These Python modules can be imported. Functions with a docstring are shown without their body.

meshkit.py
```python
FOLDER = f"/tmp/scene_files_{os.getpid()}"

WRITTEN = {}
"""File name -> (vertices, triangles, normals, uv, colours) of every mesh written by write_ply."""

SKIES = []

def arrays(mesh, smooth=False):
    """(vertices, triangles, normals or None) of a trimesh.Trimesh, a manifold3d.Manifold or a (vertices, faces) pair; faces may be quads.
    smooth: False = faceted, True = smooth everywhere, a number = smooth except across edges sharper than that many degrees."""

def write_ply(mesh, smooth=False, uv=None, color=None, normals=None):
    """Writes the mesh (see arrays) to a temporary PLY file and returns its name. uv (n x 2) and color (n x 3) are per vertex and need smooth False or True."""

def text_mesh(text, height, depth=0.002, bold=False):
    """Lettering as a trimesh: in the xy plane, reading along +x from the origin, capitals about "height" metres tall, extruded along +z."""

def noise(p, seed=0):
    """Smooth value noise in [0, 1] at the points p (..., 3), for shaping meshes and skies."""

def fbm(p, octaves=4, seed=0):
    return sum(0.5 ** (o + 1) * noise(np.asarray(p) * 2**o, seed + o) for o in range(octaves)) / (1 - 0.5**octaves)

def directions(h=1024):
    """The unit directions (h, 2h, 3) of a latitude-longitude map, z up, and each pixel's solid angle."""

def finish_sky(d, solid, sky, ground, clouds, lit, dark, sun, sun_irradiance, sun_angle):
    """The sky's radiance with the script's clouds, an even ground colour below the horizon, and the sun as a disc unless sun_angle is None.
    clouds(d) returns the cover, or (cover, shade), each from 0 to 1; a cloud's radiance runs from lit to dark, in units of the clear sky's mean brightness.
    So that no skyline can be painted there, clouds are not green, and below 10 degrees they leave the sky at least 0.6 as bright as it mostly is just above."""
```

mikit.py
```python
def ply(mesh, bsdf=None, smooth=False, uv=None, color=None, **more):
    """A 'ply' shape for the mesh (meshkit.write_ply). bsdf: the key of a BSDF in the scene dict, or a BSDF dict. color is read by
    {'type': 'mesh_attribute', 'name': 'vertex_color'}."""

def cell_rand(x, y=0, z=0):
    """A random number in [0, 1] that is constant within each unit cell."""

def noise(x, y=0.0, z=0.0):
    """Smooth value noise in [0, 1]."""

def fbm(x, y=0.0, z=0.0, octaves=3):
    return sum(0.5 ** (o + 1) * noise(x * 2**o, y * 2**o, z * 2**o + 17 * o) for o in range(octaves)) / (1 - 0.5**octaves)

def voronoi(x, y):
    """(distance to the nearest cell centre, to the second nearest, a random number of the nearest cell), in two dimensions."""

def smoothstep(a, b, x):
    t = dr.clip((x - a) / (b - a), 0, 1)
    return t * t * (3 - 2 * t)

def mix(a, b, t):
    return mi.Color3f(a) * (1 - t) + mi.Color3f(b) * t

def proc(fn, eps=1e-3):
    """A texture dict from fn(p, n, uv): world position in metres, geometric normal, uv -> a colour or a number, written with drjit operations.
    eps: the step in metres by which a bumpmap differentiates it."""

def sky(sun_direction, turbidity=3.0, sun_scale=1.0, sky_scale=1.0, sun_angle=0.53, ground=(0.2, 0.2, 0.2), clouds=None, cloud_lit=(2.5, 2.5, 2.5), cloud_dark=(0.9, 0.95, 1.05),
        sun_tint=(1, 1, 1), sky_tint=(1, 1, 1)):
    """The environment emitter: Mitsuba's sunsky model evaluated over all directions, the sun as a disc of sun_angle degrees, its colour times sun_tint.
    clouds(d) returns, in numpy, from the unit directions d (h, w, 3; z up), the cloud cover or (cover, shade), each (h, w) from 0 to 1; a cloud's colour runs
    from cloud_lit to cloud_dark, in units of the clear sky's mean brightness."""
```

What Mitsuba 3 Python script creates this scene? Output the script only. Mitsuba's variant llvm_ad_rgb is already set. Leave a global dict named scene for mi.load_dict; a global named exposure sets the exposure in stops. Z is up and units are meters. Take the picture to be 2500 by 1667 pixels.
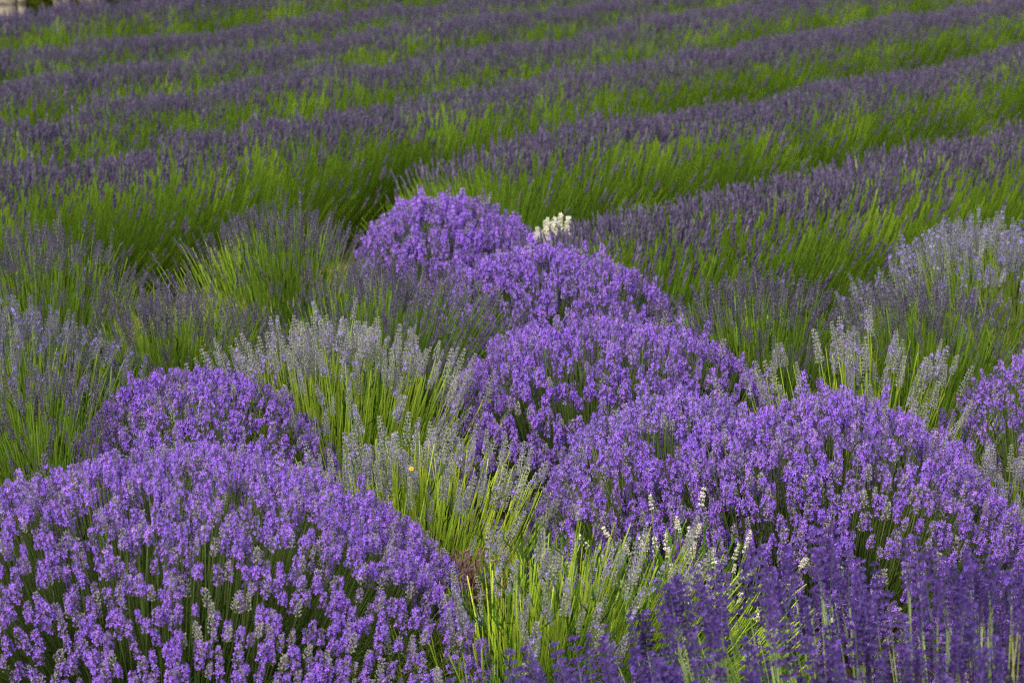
import math, random
import numpy as np, trimesh, mitsuba as mi, drjit as dr, mikit, meshkit

T = mi.ScalarTransform4f
scene, labels = {}, {}

# ------------------------------------------------------------------ camera, light, exposure
EYE = 1.75
PITCH = math.radians(13.79)
scene['camera'] = {
    'type': 'thinlens', 'fov': 27.94, 'fov_axis': 'x', 'near_clip': 0.1, 'far_clip': 600.0,
    'aperture_radius': 0.0065, 'focus_distance': 4.75,
    'to_world': T().look_at(origin=[0, 0, EYE], target=[0, math.cos(PITCH), EYE - math.sin(PITCH)], up=[0, 0, 1])}
scene['daylight'] = mikit.sky((-0.40, -0.42, 0.82), turbidity=3, sun_scale=0.44, sun_angle=13, sun_tint=(.93, .975, 1.12), sky_scale=1.0,
                              clouds=lambda d: 1.0, cloud_lit=(2.0, 2.0, 2.06))
exposure = 2.42

# ------------------------------------------------------------------ materials
scene['plant_matter'] = {'type': 'twosided', 'b': {'type': 'diffuse', 'reflectance': {'type': 'mesh_attribute', 'name': 'vertex_color'}}}


def soil_colour(p, n, uv):
    a = mikit.fbm(p.x * 3, p.y * 3, 0, 4)
    b = mikit.noise(p.x * 90, p.y * 90, 0)
    c = mikit.mix((0.085, 0.06, 0.038), (0.30, 0.22, 0.125), mikit.smoothstep(0.35, 0.7, a))
    return c * (0.6 + 0.8 * b)


scene['soil_surface'] = {'type': 'diffuse', 'reflectance': mikit.proc(soil_colour)}


def bark_colour(p, n, uv):
    a = mikit.fbm(p.x * 25, p.y * 25, p.z * 60, 4)
    s = mikit.smoothstep(0.62, 0.7, mikit.noise(p.x * 9, p.y * 9, p.z * 22))
    return mikit.mix(mikit.mix((0.34, 0.29, 0.22), (0.55, 0.50, 0.41), a), (0.08, 0.07, 0.05), s * 0.8)


scene['pale_bark'] = {'type': 'diffuse', 'reflectance': mikit.proc(bark_colour)}

# ------------------------------------------------------------------ bookkeeping
counts = {}


def key_for(base):
    n = counts.get(base, 0)
    counts[base] = n + 1
    return base if n == 0 else f'{base}_{n:03d}'


def tag(key, label, category=None, group=None, kind=None):
    e = {}
    if label: e['label'] = label
    if category: e['category'] = category
    if group: e['group'] = group
    if kind: e['kind'] = kind
    labels[key] = e


# ------------------------------------------------------------------ mesh helpers (arrays: vertices, faces, colours)
def unit(a):
    return a / (np.linalg.norm(a, axis=-1, keepdims=True) + 1e-12)


def join(parts):
    v, f, c, n = [], [], [], 0
    for a, b, d in parts:
        v.append(a); f.append(b + n); c.append(d); n += len(a)
    return np.vstack(v), np.vstack(f), np.vstack(c)


def shape(m, bsdf='plant_matter', **more):
    return mikit.ply((m[0], m[1]), bsdf, color=np.clip(m[2], 0, 1), **more)


def frames(d):
    """Two unit vectors across each direction."""
    h = np.where(np.abs(d[:, 2:]) < 0.95, [[0, 0, 1.0]], [[1.0, 0, 0]])
    a = unit(np.cross(d, h)); b = np.cross(d, a)
    return a, b


def stalks(P0, P1, P2, r0, r1, col0, col1, seg=3, sides=3):
    """Tapered tubes along quadratic curves, one per row."""
    n = len(P0)
    t = np.linspace(0, 1, seg + 1)
    pts = (1 - t)[None, :, None] ** 2 * P0[:, None] + 2 * (t * (1 - t))[None, :, None] * P1[:, None] + (t ** 2)[None, :, None] * P2[:, None]
    a, b = frames(unit(P2 - P0))
    ang = np.arange(sides) * 2 * math.pi / sides
    r = (np.asarray(r0).reshape(-1, 1) * (1 - t) + np.asarray(r1).reshape(-1, 1) * t)
    ring = np.cos(ang)[:, None] * a[:, None] + np.sin(ang)[:, None] * b[:, None]
    v = pts[:, :, None] + r[:, :, None, None] * ring[:, None]
    c = col0[:, None, None] * (1 - t)[None, :, None, None] + col1[:, None, None] * t[None, :, None, None]
    c = np.broadcast_to(c, v.shape)
    k, s = np.meshgrid(np.arange(seg), np.arange(sides), indexing='ij')
    q = np.stack([k * sides + s, k * sides + (s + 1) % sides, (k + 1) * sides + (s + 1) % sides, (k + 1) * sides + s], -1).reshape(-1, 4)
    tri = np.vstack([q[:, [0, 1, 2]], q[:, [0, 2, 3]]])
    f = (tri[None] + (np.arange(n) * (seg + 1) * sides)[:, None, None]).reshape(-1, 3)
    return v.reshape(-1, 3), f, c.reshape(-1, 3)


def blades(P0, P1, P2, w, col0, col1, seg=2):
    """Flat leaves tapering to a point, bent along quadratic curves."""
    n = len(P0)
    t = np.linspace(0, 1, seg + 1)
    pts = (1 - t)[None, :, None] ** 2 * P0[:, None] + 2 * (t * (1 - t))[None, :, None] * P1[:, None] + (t ** 2)[None, :, None] * P2[:, None]
    rnd = np.random.default_rng(n).normal(size=(n, 3))
    side = unit(np.cross(unit(P2 - P0), rnd))
    prof = np.array([0.55, 1.0, 0.7, 0.4, 0.2])[:seg] if seg > 1 else np.array([1.0])
    L = pts[:, :seg] - side[:, None] * (w[:, None] * prof)[:, :, None] * 0.5
    R = pts[:, :seg] + side[:, None] * (w[:, None] * prof)[:, :, None] * 0.5
    v = np.concatenate([L, R, pts[:, seg:]], 1)
    f = []
    for k in range(seg - 1):
        f += [[k, seg + k, seg + k + 1], [k, seg + k + 1, k + 1]]
    f.append([seg - 1, 2 * seg - 1, 2 * seg])
    f = (np.array(f)[None] + (np.arange(n) * (2 * seg + 1))[:, None, None]).reshape(-1, 3)
    tt = np.concatenate([t[:seg], t[:seg], t[seg:]])
    c = col0[:, None] * (1 - tt)[None, :, None] + col1[:, None] * tt[None, :, None]
    return v.reshape(-1, 3), f, c.reshape(-1, 3)


def jitter(rng, col, n, value=0.2, hue=0.06):
    return np.asarray(col, float) * np.exp(rng.normal(0, value, (n, 1))) * (1 + rng.normal(0, hue, (n, 3)))


# ------------------------------------------------------------------ flower spikes (templates: base at the origin, growing along +z, metres)
def calyx(p, d, length, r, sides=3):
    """A small flaring tube with a pointed foot and a flat mouth."""
    d = unit(d[None])[0]
    a, b = frames(d[None]); a, b = a[0], b[0]
    ang = np.arange(sides) * 2 * math.pi / sides
    ring = np.cos(ang)[:, None] * a + np.sin(ang)[:, None] * b
    v = np.vstack([[p], p + d * length + ring * r])
    f = [[0, 1 + i, 1 + (i + 1) % sides] for i in range(sides)] + [[1, 3, 2]]
    return v, np.array(f)


def floret(p, d, s, rng):
    """An open corolla: a few lobes spread round the mouth."""
    d = unit(d[None])[0]
    a, b = frames(d[None]); a, b = a[0], b[0]
    v, f = [p], []
    n = 4
    a0 = rng.uniform(0, 6.28)
    for k in range(n):
        t = a0 + k * 6.283 / n
        o = math.cos(t) * a + math.sin(t) * b
        q = -math.sin(t) * a + math.cos(t) * b
        ln = s * rng.uniform(0.7, 1.25)
        i = len(v)
        v += [p + o * ln - q * ln * 0.42 + d * ln * rng.uniform(0.1, 0.5), p + o * ln + q * ln * 0.42 + d * ln * rng.uniform(0.1, 0.5)]
        f += [[0, i, i + 1]]
    return np.array(v), np.array(f)


def spike(kind, seed, lod=0):
    rng = np.random.default_rng(seed)
    P = []
    K = SPIKES[kind]
    L = K['length'] * rng.uniform(0.82, 1.18)
    nw = max(3, int(round(K['whorls'] * rng.uniform(0.85, 1.15))))
    fresh = rng.uniform(*K['fresh'])
    age = rng.uniform(0, 1)
    if kind == 'violet' and seed % 4 == 0:   # a spike past its bloom
        age, fresh = rng.uniform(1.05, 1.35), rng.uniform(.0, .12)
    if lod and kind == 'violet':
        fresh *= 1.4
        age *= .8
    cal = np.asarray(K['calyx'][0]) * (1 - age) + np.asarray(K['calyx'][1]) * age
    zs = np.linspace(0, 1, nw)
    if K.get('gap'):
        zs = np.concatenate([[0], np.linspace(K['gap'], 1, nw - 1)])
    # the stalk within the spike
    v, f, c = stalks(np.zeros((1, 3)), np.array([[0, 0, L * .5]]), np.array([[0, 0, L]]), [0.0009], [0.0006], np.array([K['stem']]), np.array([cal]), 1)
    P.append((v, f, c))
    for w, t in enumerate(zs):
        z = t * L
        taper = K['profile'](t)
        m = K['ring'] if lod == 0 else max(4, K['ring'] - 3)
        ph = rng.uniform(0, 6.28)
        for k in range(m):
            an = ph + (k + rng.uniform(-.25, .25)) * 6.283 / m
            o = np.array([math.cos(an), math.sin(an), 0])
            lean = K['lean'] * rng.uniform(0.75, 1.2)
            d = unit((o * math.sin(lean) + np.array([0, 0, math.cos(lean)]))[None])[0]
            p = np.array([0, 0, z]) + o * K['radius'] * taper * 0.15
            ln = K['radius'] * taper / max(math.sin(lean), 0.3) * rng.uniform(0.85, 1.1)
            v, f = calyx(p, d, ln, K['fat'] * (0.6 + 0.4 * taper))
            col = cal * np.exp(rng.normal(0, .16)) * (1 + rng.normal(0, .05, 3))
            P.append((v, f, np.tile(col, (len(v), 1))))
            where = K.get('bloom', lambda t: 1.0)(t)
            if rng.random() < fresh * where:
                v, f = floret(p + d * ln * 0.95, unit((d + o * 0.5)[None])[0], K['petal'] * rng.uniform(0.8, 1.2), rng)
                pc = np.asarray(K['corolla']) * np.exp(rng.normal(0, .18)) * (1 + rng.normal(0, .06, 3))
                tint = np.tile(pc, (len(v), 1)); tint[0] *= 0.75
                P.append((v, f, tint))
    # the tip
    v, f = calyx(np.array([0, 0, L * .96]), np.array([0.05, 0, 1.0]), K['radius'] * 0.9, K['fat'])
    P.append((v, f, np.tile(cal, (len(v), 1))))
    return join(P)


def far_spike(kind, seed):
    """The same spike for the far rows, where a whorl is less than a pixel: a few rough rings."""
    rng = np.random.default_rng(seed)
    K = SPIKES[kind]
    L = K['length'] * rng.uniform(.8, 1.2)
    rings = 5
    v, c = [], []
    age = rng.uniform(0, 1)
    cal = np.asarray(K['calyx'][0]) * (1 - age) + np.asarray(K['calyx'][1]) * age
    rad = np.array([0.25, 0.9, 0.8, 0.9, 0.12]) * K['radius'] * .85
    for k in range(rings):
        a = np.arange(4) * 1.5708 + k * 0.8 + rng.uniform(0, 1)
        r = rad[k] * rng.uniform(.75, 1.25, 4)
        v.append(np.stack([np.cos(a) * r, np.sin(a) * r, np.full(4, L * k / (rings - 1)) + rng.uniform(-.05, .05, 4) * L], 1))
        c.append(cal * np.exp(rng.normal(0, .25, (4, 1))))
    f = []
    for k in range(rings - 1):
        for s in range(4):
            a, b = k * 4 + s, k * 4 + (s + 1) % 4
            f += [[a, b, b + 4], [a, b + 4, a + 4]]
    return np.vstack(v), np.array(f), np.vstack(c)


SPIKES = {
    'violet': dict(length=.033, whorls=5, ring=5, radius=.0072, fat=.0021, lean=.85, petal=.0043, fresh=(.12, .95), stem=(.12, .17, .05),
                   calyx=((.175, .115, .30), (.31, .30, .31)), corolla=(.385, .175, .97), profile=lambda t: 1.0 - .35 * t * t),
    'deep': dict(length=.070, whorls=7, ring=8, radius=.0090, fat=.0025, lean=1.42, petal=.0032, fresh=(-.12, .12), stem=(.22, .29, .18),
                 calyx=((.078, .045, .195), (.13, .077, .30)), corolla=(.28, .14, .82), profile=lambda t: 1.0 - .3 * t * t, gap=.24),
    'pale': dict(length=.064, whorls=10, ring=6, radius=.0080, fat=.0022, lean=1.15, petal=.0042, fresh=(-.12, .30), stem=(.34, .42, .15),
                 calyx=((.36, .385, .29), (.28, .265, .35)), corolla=(.40, .31, .88), profile=lambda t: 1.0 - .5 * t ** 2,
                 bloom=lambda t: 1.4 if t < .5 else .3),
    'bluish': dict(length=.062, whorls=9, ring=6, radius=.0074, fat=.0023, lean=1.1, petal=.0044, fresh=(-.1, .36), stem=(.28, .36, .16),
                   calyx=((.25, .26, .25), (.22, .21, .32)), corolla=(.34, .28, .82), profile=lambda t: 1.0 - .5 * t ** 2),
    'dusky': dict(length=.056, whorls=7, ring=5, radius=.0054, fat=.0019, lean=.8, petal=.003, fresh=(.0, .06), stem=(.24, .33, .10),
                  calyx=((.11, .088, .17), (.145, .128, .20)), corolla=(.24, .16, .52), profile=lambda t: 1.0 - .5 * t ** 2),
    'cream': dict(length=.040, whorls=5, ring=6, radius=.0058, fat=.0028, lean=.85, petal=.0042, fresh=(.3, .9), stem=(.34, .40, .16),
                  calyx=((.70, .70, .52), (.62, .66, .42)), corolla=(.88, .84, .76), profile=lambda t: 1.0 - .3 * t * t, gap=.3),
}
NVAR = 15
TEMPLATES = {k: [spike(k, 100 * i + j) for j in range(NVAR)] for i, k in enumerate(SPIKES)}
LIGHT = {k: [spike(k, 7000 + 100 * i + j, 1) for j in range(NVAR)] for i, k in enumerate(SPIKES)}
FAR = [far_spike('dusky', 900 + j) for j in range(16)]


def place_matrices(pos, d, scale, rng):
    a, b = frames(d)
    t = rng.uniform(0, 6.283, len(pos))[:, None]
    x = np.cos(t) * a + np.sin(t) * b
    y = np.cross(d, x)
    M = np.tile(np.eye(4), (len(pos), 1, 1))
    M[:, :3, 0] = x * scale[:, None]; M[:, :3, 1] = y * scale[:, None]; M[:, :3, 2] = d * scale[:, None]
    M[:, :3, 3] = pos
    return M


def scatter(templates, M, pick, tint=None):
    out = []
    for j, (v, f, c) in enumerate(templates):
        ms = M[pick == j]
        if not len(ms): continue
        vs = np.einsum('kij,nj->kni', ms[:, :3, :3], v) + ms[:, None, :3, 3]
        fs = f[None] + (np.arange(len(ms)) * len(v))[:, None, None]
        cs = np.tile(c, (len(ms), 1, 1))
        if tint is not None: cs = cs * tint[pick == j][:, None]
        out.append((vs.reshape(-1, 3), fs.reshape(-1, 3), cs.reshape(-1, 3)))
    return join(out)


SPIKE_PLY = {k: [shape(m) for m in t] for k, t in TEMPLATES.items()}

# ------------------------------------------------------------------ a lavender bush
HABIT = {
    # tilt: how far the outermost spikes lean; drop: how much lower the outermost tips stand; foot: how widely the stems rise from the ground
    # bare: share of stems without a flower spike at the edge (few in the middle)
    'violet': dict(tilt=24, drop=.86, foot=.5, bare=(.0, .0), stem_r=.0011, green=((.10, .17, .025), (.15, .22, .06)), leaf=(.05, .09, .02)),
    'deep': dict(tilt=22, power=.54, drop=.62, foot=.7, bare=(.12, .2), stem_r=.0015, green=((.17, .29, .05), (.31, .42, .17)), leaf=(.08, .125, .035)),
    'pale': dict(tilt=30, power=.56, drop=.42, foot=.5, bare=(.28, .74), stem_r=.0014, green=((.175, .32, .014), (.32, .45, .05)), leaf=(.06, .13, .014)),
    'bluish': dict(tilt=30, power=.56, drop=.42, foot=.5, bare=(.05, .5), stem_r=.0014, green=((.125, .25, .015), (.24, .36, .05)), leaf=(.055, .12, .014)),
    'dusky': dict(tilt=44, power=.60, drop=.46, foot=.48, bare=(.34, .74), stem_r=.0013, green=((.080, .188, .012), (.172, .29, .032)), leaf=(.04, .095, .007)),
    'cream': dict(tilt=30, power=.6, drop=.45, foot=.5, bare=(.0, .3), stem_r=.0011, green=((.13, .24, .02), (.27, .36, .07)), leaf=(.08, .18, .015)),
}


def tips_of(kind, n, rx, ry, h, rng, lean=(0, 0)):
    """Tips, directions and foot points of n flower stems, round the bush's own foot at the origin."""
    Hb = HABIT[kind]
    th = np.arccos(1 - 1.04 * rng.uniform(0, 1, n) ** 1.12)
    rho = np.sin(th) if kind == 'violet' else rng.uniform(0, 1, n) ** Hb['power']
    ph = rng.uniform(0, 2 * math.pi, n)
    lump = 1 + .10 * np.sin(3 * ph + rng.uniform(0, 6)) + .06 * np.sin(7 * ph + rng.uniform(0, 6))
    x, y = rho * np.cos(ph) * lump, rho * np.sin(ph) * lump
    bumps = meshkit.noise(np.stack([x * 2.2 + 7, y * 2.2, np.full(n, rng.uniform(0, 50))], 1))
    if kind == 'violet':
        z = h * (.13 + .87 * np.cos(th))
    else:
        z = h * (1 - Hb['drop'] * rho ** 2.4)
    z = z * (1 + (.11 if kind == 'violet' else .16) * (bumps - .5)) * (1 - np.abs(rng.normal(0, .035 if kind == 'violet' else .09, n)) - (rng.random(n) < .12) * rng.uniform(0, .2, n) + (rng.random(n) < (0 if kind == 'cream' else .05)) * rng.uniform(.03, .11, n))
    tip = np.stack([x * rx + lean[0] * z, y * ry + lean[1] * z, z], 1)
    tilt = np.radians(Hb['tilt']) * (th / 1.57 if kind == 'violet' else rho ** 1.1) * rng.uniform(.75, 1.15, n)
    o = unit(np.stack([x * rx, y * ry, np.zeros(n)], 1))
    d = o * np.sin(tilt)[:, None] + np.array([0, 0, 1.0]) * np.cos(tilt)[:, None]
    d = unit(d + rng.normal(0, .075 if kind == 'violet' else .105, (n, 3)) + np.array([lean[0], lean[1], 0]) * .8)
    foot = np.stack([x * rx * Hb['foot'], y * ry * Hb['foot'], np.full(n, .03)], 1) + rng.normal(0, .02, (n, 3)) * [1, 1, 0]
    bare = rng.random(n) < Hb['bare'][0] + (Hb['bare'][1] - Hb['bare'][0]) * np.clip((rho - .3) / .55, 0, 1)
    return tip, d, foot, bare


def row_tips(n, half, ry, h, rng):
    """As tips_of, for a bush of a closed row: it runs on into its neighbours along x and is rounded only across."""
    Hb = HABIT['dusky']
    x = rng.uniform(-1, 1, n) * half + rng.normal(0, .05, n)
    v = np.sign(rng.uniform(-1, 1, n)) * rng.uniform(0, 1, n) ** .72
    bumps = meshkit.noise(np.stack([x * 5 + 7, v * 2.2, np.full(n, rng.uniform(0, 50))], 1))
    z = h * (1 - .5 * np.abs(v) ** 2.2) * (1 + .13 * (bumps - .5)) * (1 - np.abs(rng.normal(0, .06, n)) + (rng.random(n) < .05) * rng.uniform(.02, .07, n))
    tip = np.stack([x, v * ry, z], 1)
    tilt = np.radians(40) * v * rng.uniform(.7, 1.2, n)
    d = unit(np.stack([rng.normal(0, .13, n), np.sin(tilt), np.cos(tilt)], 1) + rng.normal(0, .05, (n, 3)))
    foot = np.stack([x * .8, v * ry * .5, np.full(n, .03)], 1) + rng.normal(0, .02, (n, 3)) * [1, 1, 0]
    bare = rng.random(n) < .16 + .75 * np.clip((np.abs(v) - .18) / .42, 0, 1)
    return tip, d, foot, bare


def leaves_of(kind, n, rx, ry, h, rng):
    """Narrow leaves that fill the inside of the bush."""
    Hb = HABIT[kind]
    th = np.arccos(rng.uniform(.0, 1, n)); ph = rng.uniform(0, 6.283, n)
    rr = rng.uniform(.25, .78, n)
    o = np.stack([np.sin(th) * np.cos(ph), np.sin(th) * np.sin(ph), np.cos(th)], 1)
    p = o * rr[:, None] * [rx, ry, h] + [0, 0, .01]
    d = unit(o + [0, 0, .9] + rng.normal(0, .35, (n, 3)))
    ln = rng.uniform(.03, .075, n)
    bend = rng.normal(0, .012, (n, 3))
    return blades(p, p + d * ln[:, None] * .5 + bend, p + d * ln[:, None], rng.uniform(.003, .006, n),
                  jitter(rng, Hb['leaf'], n, .25), jitter(rng, np.asarray(Hb['leaf']) * 1.35, n, .25))


def bush_parts(kind, n, rx, ry, h, seed, far=False, lean=(0, 0), leaves=700, scale=1.0, ragged=0.0):
    rng = np.random.default_rng(seed)
    Hb, K = HABIT[kind], SPIKES[kind]
    tip, d, foot, bare = row_tips(n, rx, ry, h, rng) if far else tips_of(kind, n, rx, ry, h, rng, lean)
    tip = tip - (tip - foot) * np.minimum(np.abs(rng.normal(0, 1, (n, 1))) * ragged, .6)
    sc = scale * rng.uniform(.72, 1.25, n)
    base = tip - d * (K['length'] * sc)[:, None]
    mid = base - d * (np.linalg.norm(base - foot, axis=1) * .5)[:, None]
    mid[:, 2] = np.maximum(mid[:, 2], .05)
    shade = meshkit.noise(np.stack([tip[:, 0] * 4, tip[:, 1] * 4, np.full(n, seed * 3.7)], 1))[:, None]   # whole tufts are yellower or bluer
    g0, g1 = (np.asarray(x) for x in Hb['green'])
    tuft = 1 + .55 * np.clip(shade - .62, 0, 1) / .38 * np.array([1.5, 1.0, .6])     # here and there a tuft of younger, yellower growth
    g0, g1 = g0 * tuft, g1 * tuft
    c0 = g0 * np.exp(rng.normal(0, .22, (n, 1))) * (.65 + .7 * shade) * (1 + rng.normal(0, .06, (n, 3)))
    c1 = g1 * np.exp(rng.normal(0, .22, (n, 1))) * (.65 + .7 * shade) * (1 + rng.normal(0, .06, (n, 3)))
    r = Hb['stem_r'] * rng.uniform(.8, 1.25, n)
    st = stalks(foot, mid, base, r * 1.1, r * .8, c0, c1, 2 if far or kind == 'violet' else 3)
    lv = leaves_of(kind, leaves, rx, ry, h, rng)
    return bare, base, d, sc, st, lv, rng


bush_count = [0]


def lavender(kind, x, y, h, rx, ry, n, label, seed, rot=0.0, individual=0, lean=(0, 0), leaves=700, scale=1.0, group=None, barren=0.0, ragged=0.0, shade=(1, 1, 1), light=False, aged=.05):
    """One bush with its parts; the 'individual' spikes nearest the camera are parts of their own, the rest are one part."""
    key = key_for('lavender_bush')
    tag(key, label, 'lavender bush', group)
    bare, base, d, sc, st, lv, rng = bush_parts(kind, n, rx, ry, h, seed, lean=lean, leaves=leaves, scale=scale, ragged=ragged)
    R = np.array([[math.cos(rot), -math.sin(rot), 0], [math.sin(rot), math.cos(rot), 0], [0, 0, 1]])
    O = np.array([x, y, 0.0])
    W = lambda p: p @ R.T + O
    base, d = W(base), d @ R.T
    scene[key + '__stalks'] = shape((W(st[0]), st[1], st[2])); tag(key + '__stalks', None, kind='stuff')
    scene[key + '__leaves'] = shape((W(lv[0]), lv[1], lv[2])); tag(key + '__leaves', None, kind='stuff')
    flowering = (rng.random(n) >= barren) & ~bare
    base, d, sc = base[flowering], d[flowering], sc[flowering]
    M = place_matrices(base, d, sc, rng)
    pick = rng.integers(0, NVAR, len(M))
    if kind == 'violet':   # every fourth template is past its bloom
        old = rng.random(len(M)) < aged
        pick = np.where(old, 4 * rng.integers(0, 4, len(M)), pick)
        pick = np.where(~old & (pick % 4 == 0), (pick + 1) % NVAR, pick)
    tint = np.exp(rng.normal(0, .08, (len(M), 1))) * np.array([shade])
    order = np.argsort(np.linalg.norm(base - [0, 0, EYE], axis=1) - .25 * base[:, 2])
    near, rest = order[:individual], order[individual:]
    for i, j in enumerate(near):
        s = dict(SPIKE_PLY[kind][pick[j]]); s['to_world'] = T(M[j])
        scene[key + '__flower_spike' + (f'_{i:03d}' if i else '')] = s
    if len(rest):
        k = key + '__flower_cover' if individual else key + '__flowers'
        scene[k] = shape(scatter((LIGHT if light else TEMPLATES)[kind], M[rest], pick[rest], tint[rest])); tag(k, None, kind='stuff')
    return key


# ------------------------------------------------------------------ the ground
gx = np.concatenate([np.linspace(-150, -6, 25), np.linspace(-5, 5, 61), np.linspace(6, 150, 25)])
gy = np.concatenate([np.linspace(-60, 0, 12), np.linspace(1, 24, 140), np.linspace(26, 300, 30)])
X, Y = np.meshgrid(gx, gy)
Z = (meshkit.fbm(np.stack([X * 1.7, Y * 1.7, X * 0], -1), 4) - .5) * .05
idx = np.arange(X.size).reshape(X.shape)
q = np.stack([idx[:-1, :-1], idx[:-1, 1:], idx[1:, 1:], idx[1:, :-1]], -1).reshape(-1, 4)
scene['ground'] = mikit.ply((np.stack([X, Y, Z], -1).reshape(-1, 3), q), 'soil_surface', smooth=True)
tag('ground', 'bare brown soil of the lavender field, strewn with straw', kind='structure')

# ------------------------------------------------------------------ the bushes of the trial bed in front, one by one
I = 300
lavender('violet', -.715, 3.98, .515, .71, .52, 4000, 'broad bright violet lavender bush filling the lower left corner', 11, individual=I, leaves=2000, scale=.9, aged=.17, light=True)
lavender('violet', .38, 4.60, .478, .37, .36, 1250, 'paler violet lavender bush behind the cream-white flowers', 13, individual=I, leaves=800, shade=(.98, 1.08, .95), aged=.12, light=True)
lavender('violet', .72, 4.45, .515, .48, .44, 2100, 'broad vivid violet lavender bush directly behind the deep indigo bush', 14, individual=I, leaves=1200, aged=.13, light=True)
lavender('violet', .24, 5.26, .525, .51, .40, 1850, 'round violet lavender bush at the centre, nearest of the three in a column', 15, individual=I, leaves=900, light=True)
lavender('violet', .09, 6.10, .525, .50, .42, 1700, 'violet lavender bush, middle one of the column of three', 16, leaves=800, light=True, scale=1.15)
lavender('violet', -.235, 7.05, .54, .39, .38, 1300, 'farthest bright violet lavender bush, with a few white flowers beside it', 17, leaves=700, light=True, scale=1.3)
lavender('violet', -.78, 4.86, .475, .37, .34, 1000, 'small vivid violet lavender bush at left, partly behind pale grey spikes', 18, individual=I, leaves=700, shade=(.9, .85, .95), light=True)
lavender('violet', 1.36, 4.88, .545, .34, .32, 650, 'violet lavender bush cut off by the right edge', 19, leaves=500, light=True)

lavender('pale', -.45, 5.05, .58, .46, .34, 640, 'grey-lavender bush with upright ringed spikes behind the small violet bush at left', 21, individual=I, leaves=800, barren=.15, light=True)
lavender('pale', -.24, 4.46, .51, .44, .34, 640, 'pale grey-lavender bush in front of the round violet bush at the centre', 22, individual=I, leaves=900, ragged=.15, barren=.42)
lavender('pale', .10, 3.88, .47, .47, .42, 1200, 'green-stemmed lavender bush with sparse grey spikes fanning right in the centre foreground', 23, individual=I, leaves=1500, lean=(.25, 0), barren=.84, ragged=.34)
lavender('pale', .90, 5.00, .57, .40, .24, 220, 'thin yellow-green lavender bush with sparse pale spikes behind the broad violet bush', 24, individual=150, leaves=260)
lavender('bluish', 1.45, 6.05, .655, .50, .42, 660, 'tall pale blue-grey lavender bush at the right edge', 25, leaves=900, light=True)
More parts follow.
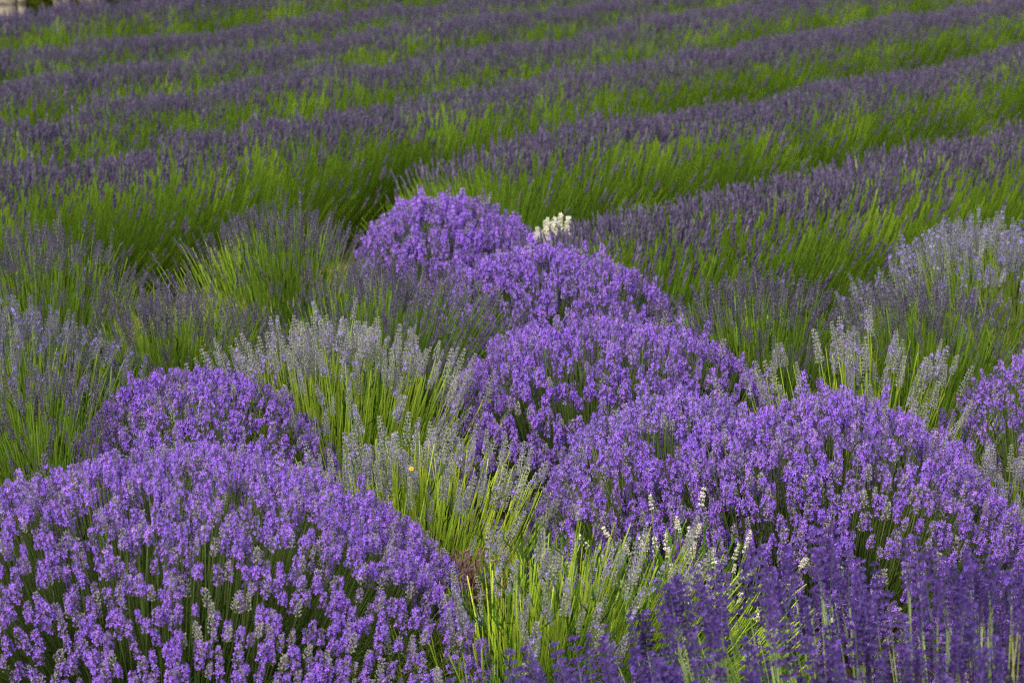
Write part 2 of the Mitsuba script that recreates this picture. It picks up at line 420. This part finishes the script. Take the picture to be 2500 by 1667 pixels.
lavender('bluish', -1.28, 5.25, .57, .36, .34, 340, 'pale blue-grey lavender bush at the left edge', 26, leaves=800, light=True, shade=(.8, .8, .85))
lavender('pale', 1.15, 4.52, .37, .24, .28, 240, 'low grey-lavender bush with thin leaning stems by the right edge', 27, leaves=600)

lavender('cream', .36, 4.10, .41, .34, .18, 140, 'cream-white flowering lavender bush in front of the paler violet bush', 31, individual=140, leaves=700, ragged=.32, scale=.66)
lavender('cream', .140, 6.76, .51, .15, .12, 110, 'small white-flowered lavender bush half hidden behind the farthest violet bush', 32, leaves=200)

lavender('dusky', .70, 5.52, .59, .47, .42, 800, 'dusky purple lavender bush to the right of the round central violet bush', 41, leaves=800, light=True)
lavender('dusky', 1.14, 5.54, .57, .46, .42, 720, 'dusky purple lavender bush in front of the tall pale blue-grey bush', 42, leaves=800, light=True)
lavender('dusky', -.72, 6.26, .66, .48, .44, 840, 'dusky lavender bush to the left of the farthest violet bush', 43, leaves=800, light=True)
lavender('dusky', -.40, 5.62, .61, .46, .42, 800, 'dusky lavender bush leaning right, behind the ringed grey-lavender bush', 44, leaves=800, lean=(.15, 0), light=True)
lavender('dusky', -1.40, 5.98, .62, .46, .44, 800, 'dusky lavender bush at the left edge, behind the pale blue-grey bush', 45, leaves=800, light=True)
lavender('dusky', -.96, 5.60, .55, .42, .40, 720, 'dark dusky lavender bush between the pale blue-grey and ringed grey-lavender bushes', 46, leaves=800, light=True)
lavender('dusky', -1.13, 4.75, .50, .34, .32, 460, 'dark purple lavender bush at the left edge beside the small violet bush', 47, leaves=700, light=True)

lavender('deep', .85, 3.16, .625, 1.12, .52, 640, 'deep indigo lavender bush out of focus in the lower right corner', 51, individual=I, leaves=260, scale=1.28)

# ------------------------------------------------------------------ the rows of dusky lavender
U = np.array([math.cos(math.radians(57)), math.sin(math.radians(57))])
N = np.array([.78, -.62]); N = N / np.linalg.norm(N)
NPROTO = 10
for i in range(NPROTO):
    bare, base, d, sc, st, lv, rng = bush_parts('dusky', 1250, .36, .54, .555, 300 + i, far=True, leaves=420)
    base, d, sc = base[~bare], d[~bare], sc[~bare]
    M = place_matrices(base, d, sc * 1.05, rng)
    tint = np.exp(rng.normal(0, .1, (len(M), 1))) * np.ones((1, 3))
    fl = scatter(FAR, M, rng.integers(0, len(FAR), len(M)), tint)
    scene[f'row_bush_kind_{i}'] = {'type': 'shapegroup', 'stalks': shape(st), 'leaves': shape(lv), 'flowers': shape(fl)}


def in_view(p, z, mx, my):
    v = np.array([p[0], p[1], z - EYE])
    depth = v[1] * math.cos(PITCH) - v[2] * math.sin(PITCH)
    up = v[1] * math.sin(PITCH) + v[2] * math.cos(PITCH)
    if depth < 1: return False
    px, py = 1250 + 5025 * v[0] / depth, 833 - 5025 * up / depth
    m = mx * 5025 / depth
    return -m < px < 2500 + m and -my < py < 1800


ROWS = [  # a point of the row, its angle, from and to along it, which row, how its first bush is told
    ((-2.60, 14.55), 57, -9, 9, 'in the farthest row, below the trees', None),
    ((-1.66, 13.80), 57, -9, 9, 'in the second row from the trees', None),
    ((-1.20, 12.58), 59, -9, 9, 'in the third row from the trees', None),
    ((-.76, 11.15), 58.5, -9, 9, 'in the fourth row from the trees', None),
    ((.43, 10.93), 55.5, -9, 9, 'in the long row just behind the farthest violet bush', None),
    ((1.14, 9.62), 52.5, -1.75, 9, 'in the row beginning right of the farthest violet bush',
     'dusky lavender bush with splayed stems at the left end of its row'),
    ((1.38, 7.72), 49, -1.55, 9, 'in the nearest row on the right', 'dusky lavender bush beginning the nearest row, right of the column of violet bushes'),
]
rng = np.random.default_rng(77)
for row, (c, ang, s0, s1, where, first) in enumerate(ROWS):
    u = np.array([math.cos(math.radians(ang)), math.sin(math.radians(ang))])
    s = s0
    while s < s1:
        p = np.array(c) + u * s + rng.normal(0, .03, 2)
        s += .62 * rng.uniform(.9, 1.1)
        if not in_view(p, .5, 1.4, 90): continue
        key = key_for('lavender_bush')
        z = rng.uniform(.97, 1.04) * (1.14 if row == 0 else 1)
        scene[key] = {'type': 'instance', 'g': {'type': 'ref', 'id': f'row_bush_kind_{rng.integers(NPROTO)}'},
                      'to_world': T().translate([p[0], p[1], 0]).rotate([0, 0, 1], ang + rng.normal(0, 4) + 180 * rng.integers(2)).scale([rng.uniform(.95, 1.1), z, z * rng.uniform(.96, 1.05)])}
        for part in ('stalks', 'leaves', 'flowers'): tag(f'{key}__{part}', None, kind='stuff')
        if first:
            tag(key, first, 'lavender bush'); first = None
        else:
            tag(key, 'dusky purple lavender bush ' + where, 'lavender bush', 'dusky lavender bushes ' + where)

# ------------------------------------------------------------------ the line of trees beyond the field, seen only at its foot
def tree(x, y, r, height, label, seed):
    rng = np.random.default_rng(seed)
    key = key_for('tree'); tag(key, label, 'tree')
    n = 14
    t = np.linspace(0, 1, n)
    path = np.stack([x + .12 * np.sin(t * 3 + seed) * t, y + .1 * np.sin(t * 4 + 2 * seed) * t, t * height - .05], 1)
    rad = r * (1 - .75 * t) * (1 + .5 * np.exp(-t * height / .12))
    V, Fc = [], []
    for k in range(n):
        a = np.arange(12) * 6.2832 / 12
        rr = rad[k] * (1 + .06 * np.sin(3 * a + k) + rng.normal(0, .03, 12))
        V.append(np.stack([path[k, 0] + rr * np.cos(a), path[k, 1] + rr * np.sin(a), np.full(12, path[k, 2])], 1))
    for k in range(n - 1):
        for q in range(12):
            Fc.append([k * 12 + q, k * 12 + (q + 1) % 12, (k + 1) * 12 + (q + 1) % 12, (k + 1) * 12 + q])
    scene[key + '__trunk'] = mikit.ply((np.vstack(V), np.array(Fc)), 'pale_bark', smooth=True)
    m = 16
    s0 = path[rng.integers(5, n - 1, m)]
    o = unit(rng.normal(0, 1, (m, 3)) * [1, 1, .3] + [0, 0, .6])
    e = s0 + o * rng.uniform(.5, 1.2, (m, 1)) * height * .25
    st = stalks(s0, s0 + (e - s0) * .5 + [0, 0, .1], e, np.full(m, r * .28), np.full(m, r * .06), np.tile([.30, .26, .2], (m, 1)), np.tile([.2, .17, .1], (m, 1)), 4, 5)
    scene[key + '__limbs'] = shape(st); tag(key + '__limbs', None, kind='stuff')
    L = 2600
    q = rng.integers(0, m, L)
    p = s0[q] + (e - s0)[q] * rng.uniform(.35, 1.15, (L, 1)) + rng.normal(0, .22, (L, 3))
    scene[key + '__crown'] = leaf_cloud(p, .09, (.06, .11, .018), rng); tag(key + '__crown', None, kind='stuff')


def leaf_cloud(p, size, col, rng):
    n = len(p)
    d = unit(rng.normal(0, 1, (n, 3)) + [0, 0, -.3])
    ln = size * rng.uniform(.6, 1.3, n)
    c = jitter(rng, col, n, .35, .12)
    return shape(blades(p, p + d * ln[:, None] * .5, p + d * ln[:, None], ln * .55, c, c * 1.1, 2))


def shrub(x, y, rx, ry, h, label, seed, col):
    rng = np.random.default_rng(seed)
    key = key_for('shrub'); tag(key, label, 'shrub')
    m = 26
    foot = np.stack([x + rng.normal(0, .1, m), y + rng.normal(0, .1, m), np.full(m, -.03)], 1)
    o = rng.normal(0, 1, (m, 3)); o[:, 2] = np.abs(o[:, 2]); o = unit(o) * rng.uniform(.55, .95, (m, 1))
    e = np.array([x, y, .1]) + o * [rx, ry, h]
    scene[key + '__stems'] = shape(stalks(foot, foot * .5 + e * .5 + [0, 0, .1], e, np.full(m, .016), np.full(m, .004), np.tile([.09, .065, .04], (m, 1)), np.tile([.1, .09, .04], (m, 1)), 3, 4))
    tag(key + '__stems', None, kind='stuff')
    L = 5200
    q = rng.integers(0, m, L)
    p = foot[q] + (e - foot)[q] * rng.uniform(.25, 1.05, (L, 1)) + rng.normal(0, .11, (L, 3))
    p[:, 2] = np.maximum(p[:, 2], .03)
    scene[key + '__foliage'] = leaf_cloud(p, .075, col, rng); tag(key + '__foliage', None, kind='stuff')


tree(-3.89, 15.9, .085, 5.2, 'pale-barked tree trunk at the top left corner', 1)
tree(-3.92, 16.6, .035, 3.6, 'thin pale sapling right of the corner trunk', 2)
tree(-3.71, 17.0, .04, 3.9, 'thin pale-barked tree, left one of the slender pair', 3)
tree(-3.70, 17.3, .04, 4.2, 'thin pale-barked tree, right one of the slender pair', 4)
tree(-3.53, 17.4, .10, 5.6, 'thick pale tree trunk farthest right along the top edge', 5)
shrub(-4.9, 17.9, 1.0, .7, 1.6, 'dark leafy shrub behind the corner trunk', 6, (.035, .06, .012))
shrub(-4.1, 18.4, 1.0, .7, 1.7, 'yellow-green leafy shrub behind the slender pair of trees', 7, (.13, .17, .018))
shrub(-3.2, 18.9, 1.0, .7, 1.6, 'dark leafy shrub right of the thick trunk', 8, (.03, .055, .012))

# ------------------------------------------------------------------ small things among the bushes
rng = np.random.default_rng(5)
n = 300   # the dead clump: dry brown stems and shrivelled heads
p = np.array([-.12, 4.16, 0]) + rng.normal(0, 1, (n, 3)) * [.024, .04, 0]
e = p + rng.normal(0, 1, (n, 3)) * [.035, .04, .02] + [0, 0, .19] * rng.uniform(.75, 1.2, (n, 1))
c = jitter(rng, (.20, .13, .075), n, .35)
tag('dead_lavender', 'brown dried-up lavender clump beside the violet bush in the left foreground', 'dead plant')
scene['dead_lavender__stalks'] = shape(stalks(p, (p + e) / 2 + rng.normal(0, .03, (n, 3)), e, np.full(n, .0016), np.full(n, .001), c, c * 1.1)); tag('dead_lavender__stalks', None, kind='stuff')
pick = rng.integers(0, len(FAR), n)
dry = [(v, f, np.tile([.26, .18, .11], (len(v), 1)) * (c / c.mean())) for v, f, c in FAR]
scene['dead_lavender__dry_heads'] = shape(scatter(dry, place_matrices(e, unit(e - p + rng.normal(0, .2, (n, 3))), rng.uniform(.4, .7, n), rng), pick)); tag('dead_lavender__dry_heads', None, kind='stuff')


def grass(key, label, spots, n, height, col, seed, spread):
    rng = np.random.default_rng(seed)
    at = np.array(spots)[rng.integers(0, len(spots), n)]
    p = np.concatenate([at + rng.normal(0, spread, (n, 2)), np.zeros((n, 1))], 1)
    h = height * rng.uniform(.5, 1.2, n)
    o = rng.normal(0, .35, (n, 3)) * [1, 1, 0]
    e = p + (o + [0, 0, 1]) * h[:, None]
    scene[key] = shape(blades(p, p + (o * .25 + [0, 0, .6]) * h[:, None], e, rng.uniform(.003, .006, n), jitter(rng, col, n, .25), jitter(rng, np.asarray(col) * 1.5, n, .25), 4))
    tag(key, label, 'grass', kind='stuff')


grass('grass', 'green grass growing between the foreground bushes', [(-.05, 3.62), (.05, 3.5), (.15, 3.72), (.3, 3.85), (.42, 3.86), (-.02, 3.95), (.2, 3.55), (.35, 3.7)], 4200, .18, (.08, .20, .015), 9, .09)
grass('dry_straw', 'pale dry straw and weeds on the soil under the indigo bush', [(.7, 3.5), (1.0, 3.6), (1.2, 3.9), (.5, 3.4), (.3, 3.3), (1.25, 4.3), (.9, 3.3)], 2400, .07, (.38, .29, .15), 10, .14)

# the little yellow flower
tag('yellow_flower', 'tiny yellow daisy among the grey-lavender stems at the centre', 'flower')
c = np.array([-.215, 4.20, .44])
scene['yellow_flower__stalk'] = shape(stalks(np.array([[-.2, 4.25, 0.]]), np.array([[-.21, 4.25, .2]]), c[None], [.0012], [.001], np.array([[.15, .25, .04]]), np.array([[.2, .3, .05]])))
nd = unit(np.array([[.0, -.55, .8]]))
A, Bx = frames(nd)
V, Fc = [c + nd[0] * .001], []
for k in range(12):
    t = k * 6.2832 / 12
    for tt, r in ((t - .2, .0048), (t, .0062), (t + .2, .0048)):
        V.append(c + (math.cos(tt) * A[0] + math.sin(tt) * Bx[0]) * r)
    i = len(V) - 3
    Fc += [[0, i, i + 1], [0, i + 1, i + 2]]
scene['yellow_flower__petals'] = shape((np.array(V), np.array(Fc), np.tile([.85, .62, .03], (len(V), 1)))); tag('yellow_flower__petals', None, kind='stuff')
ds = trimesh.creation.icosphere(1, .0024)
scene['yellow_flower__disc'] = shape((ds.vertices * [1, 1, .6] + c + nd[0] * .001, ds.faces, np.tile([.70, .36, .02], (len(ds.vertices), 1))))

print('triangles outside instances', sum(len(meshkit.WRITTEN[d['filename']][1]) for d in scene.values() if d.get('type') == 'ply'))
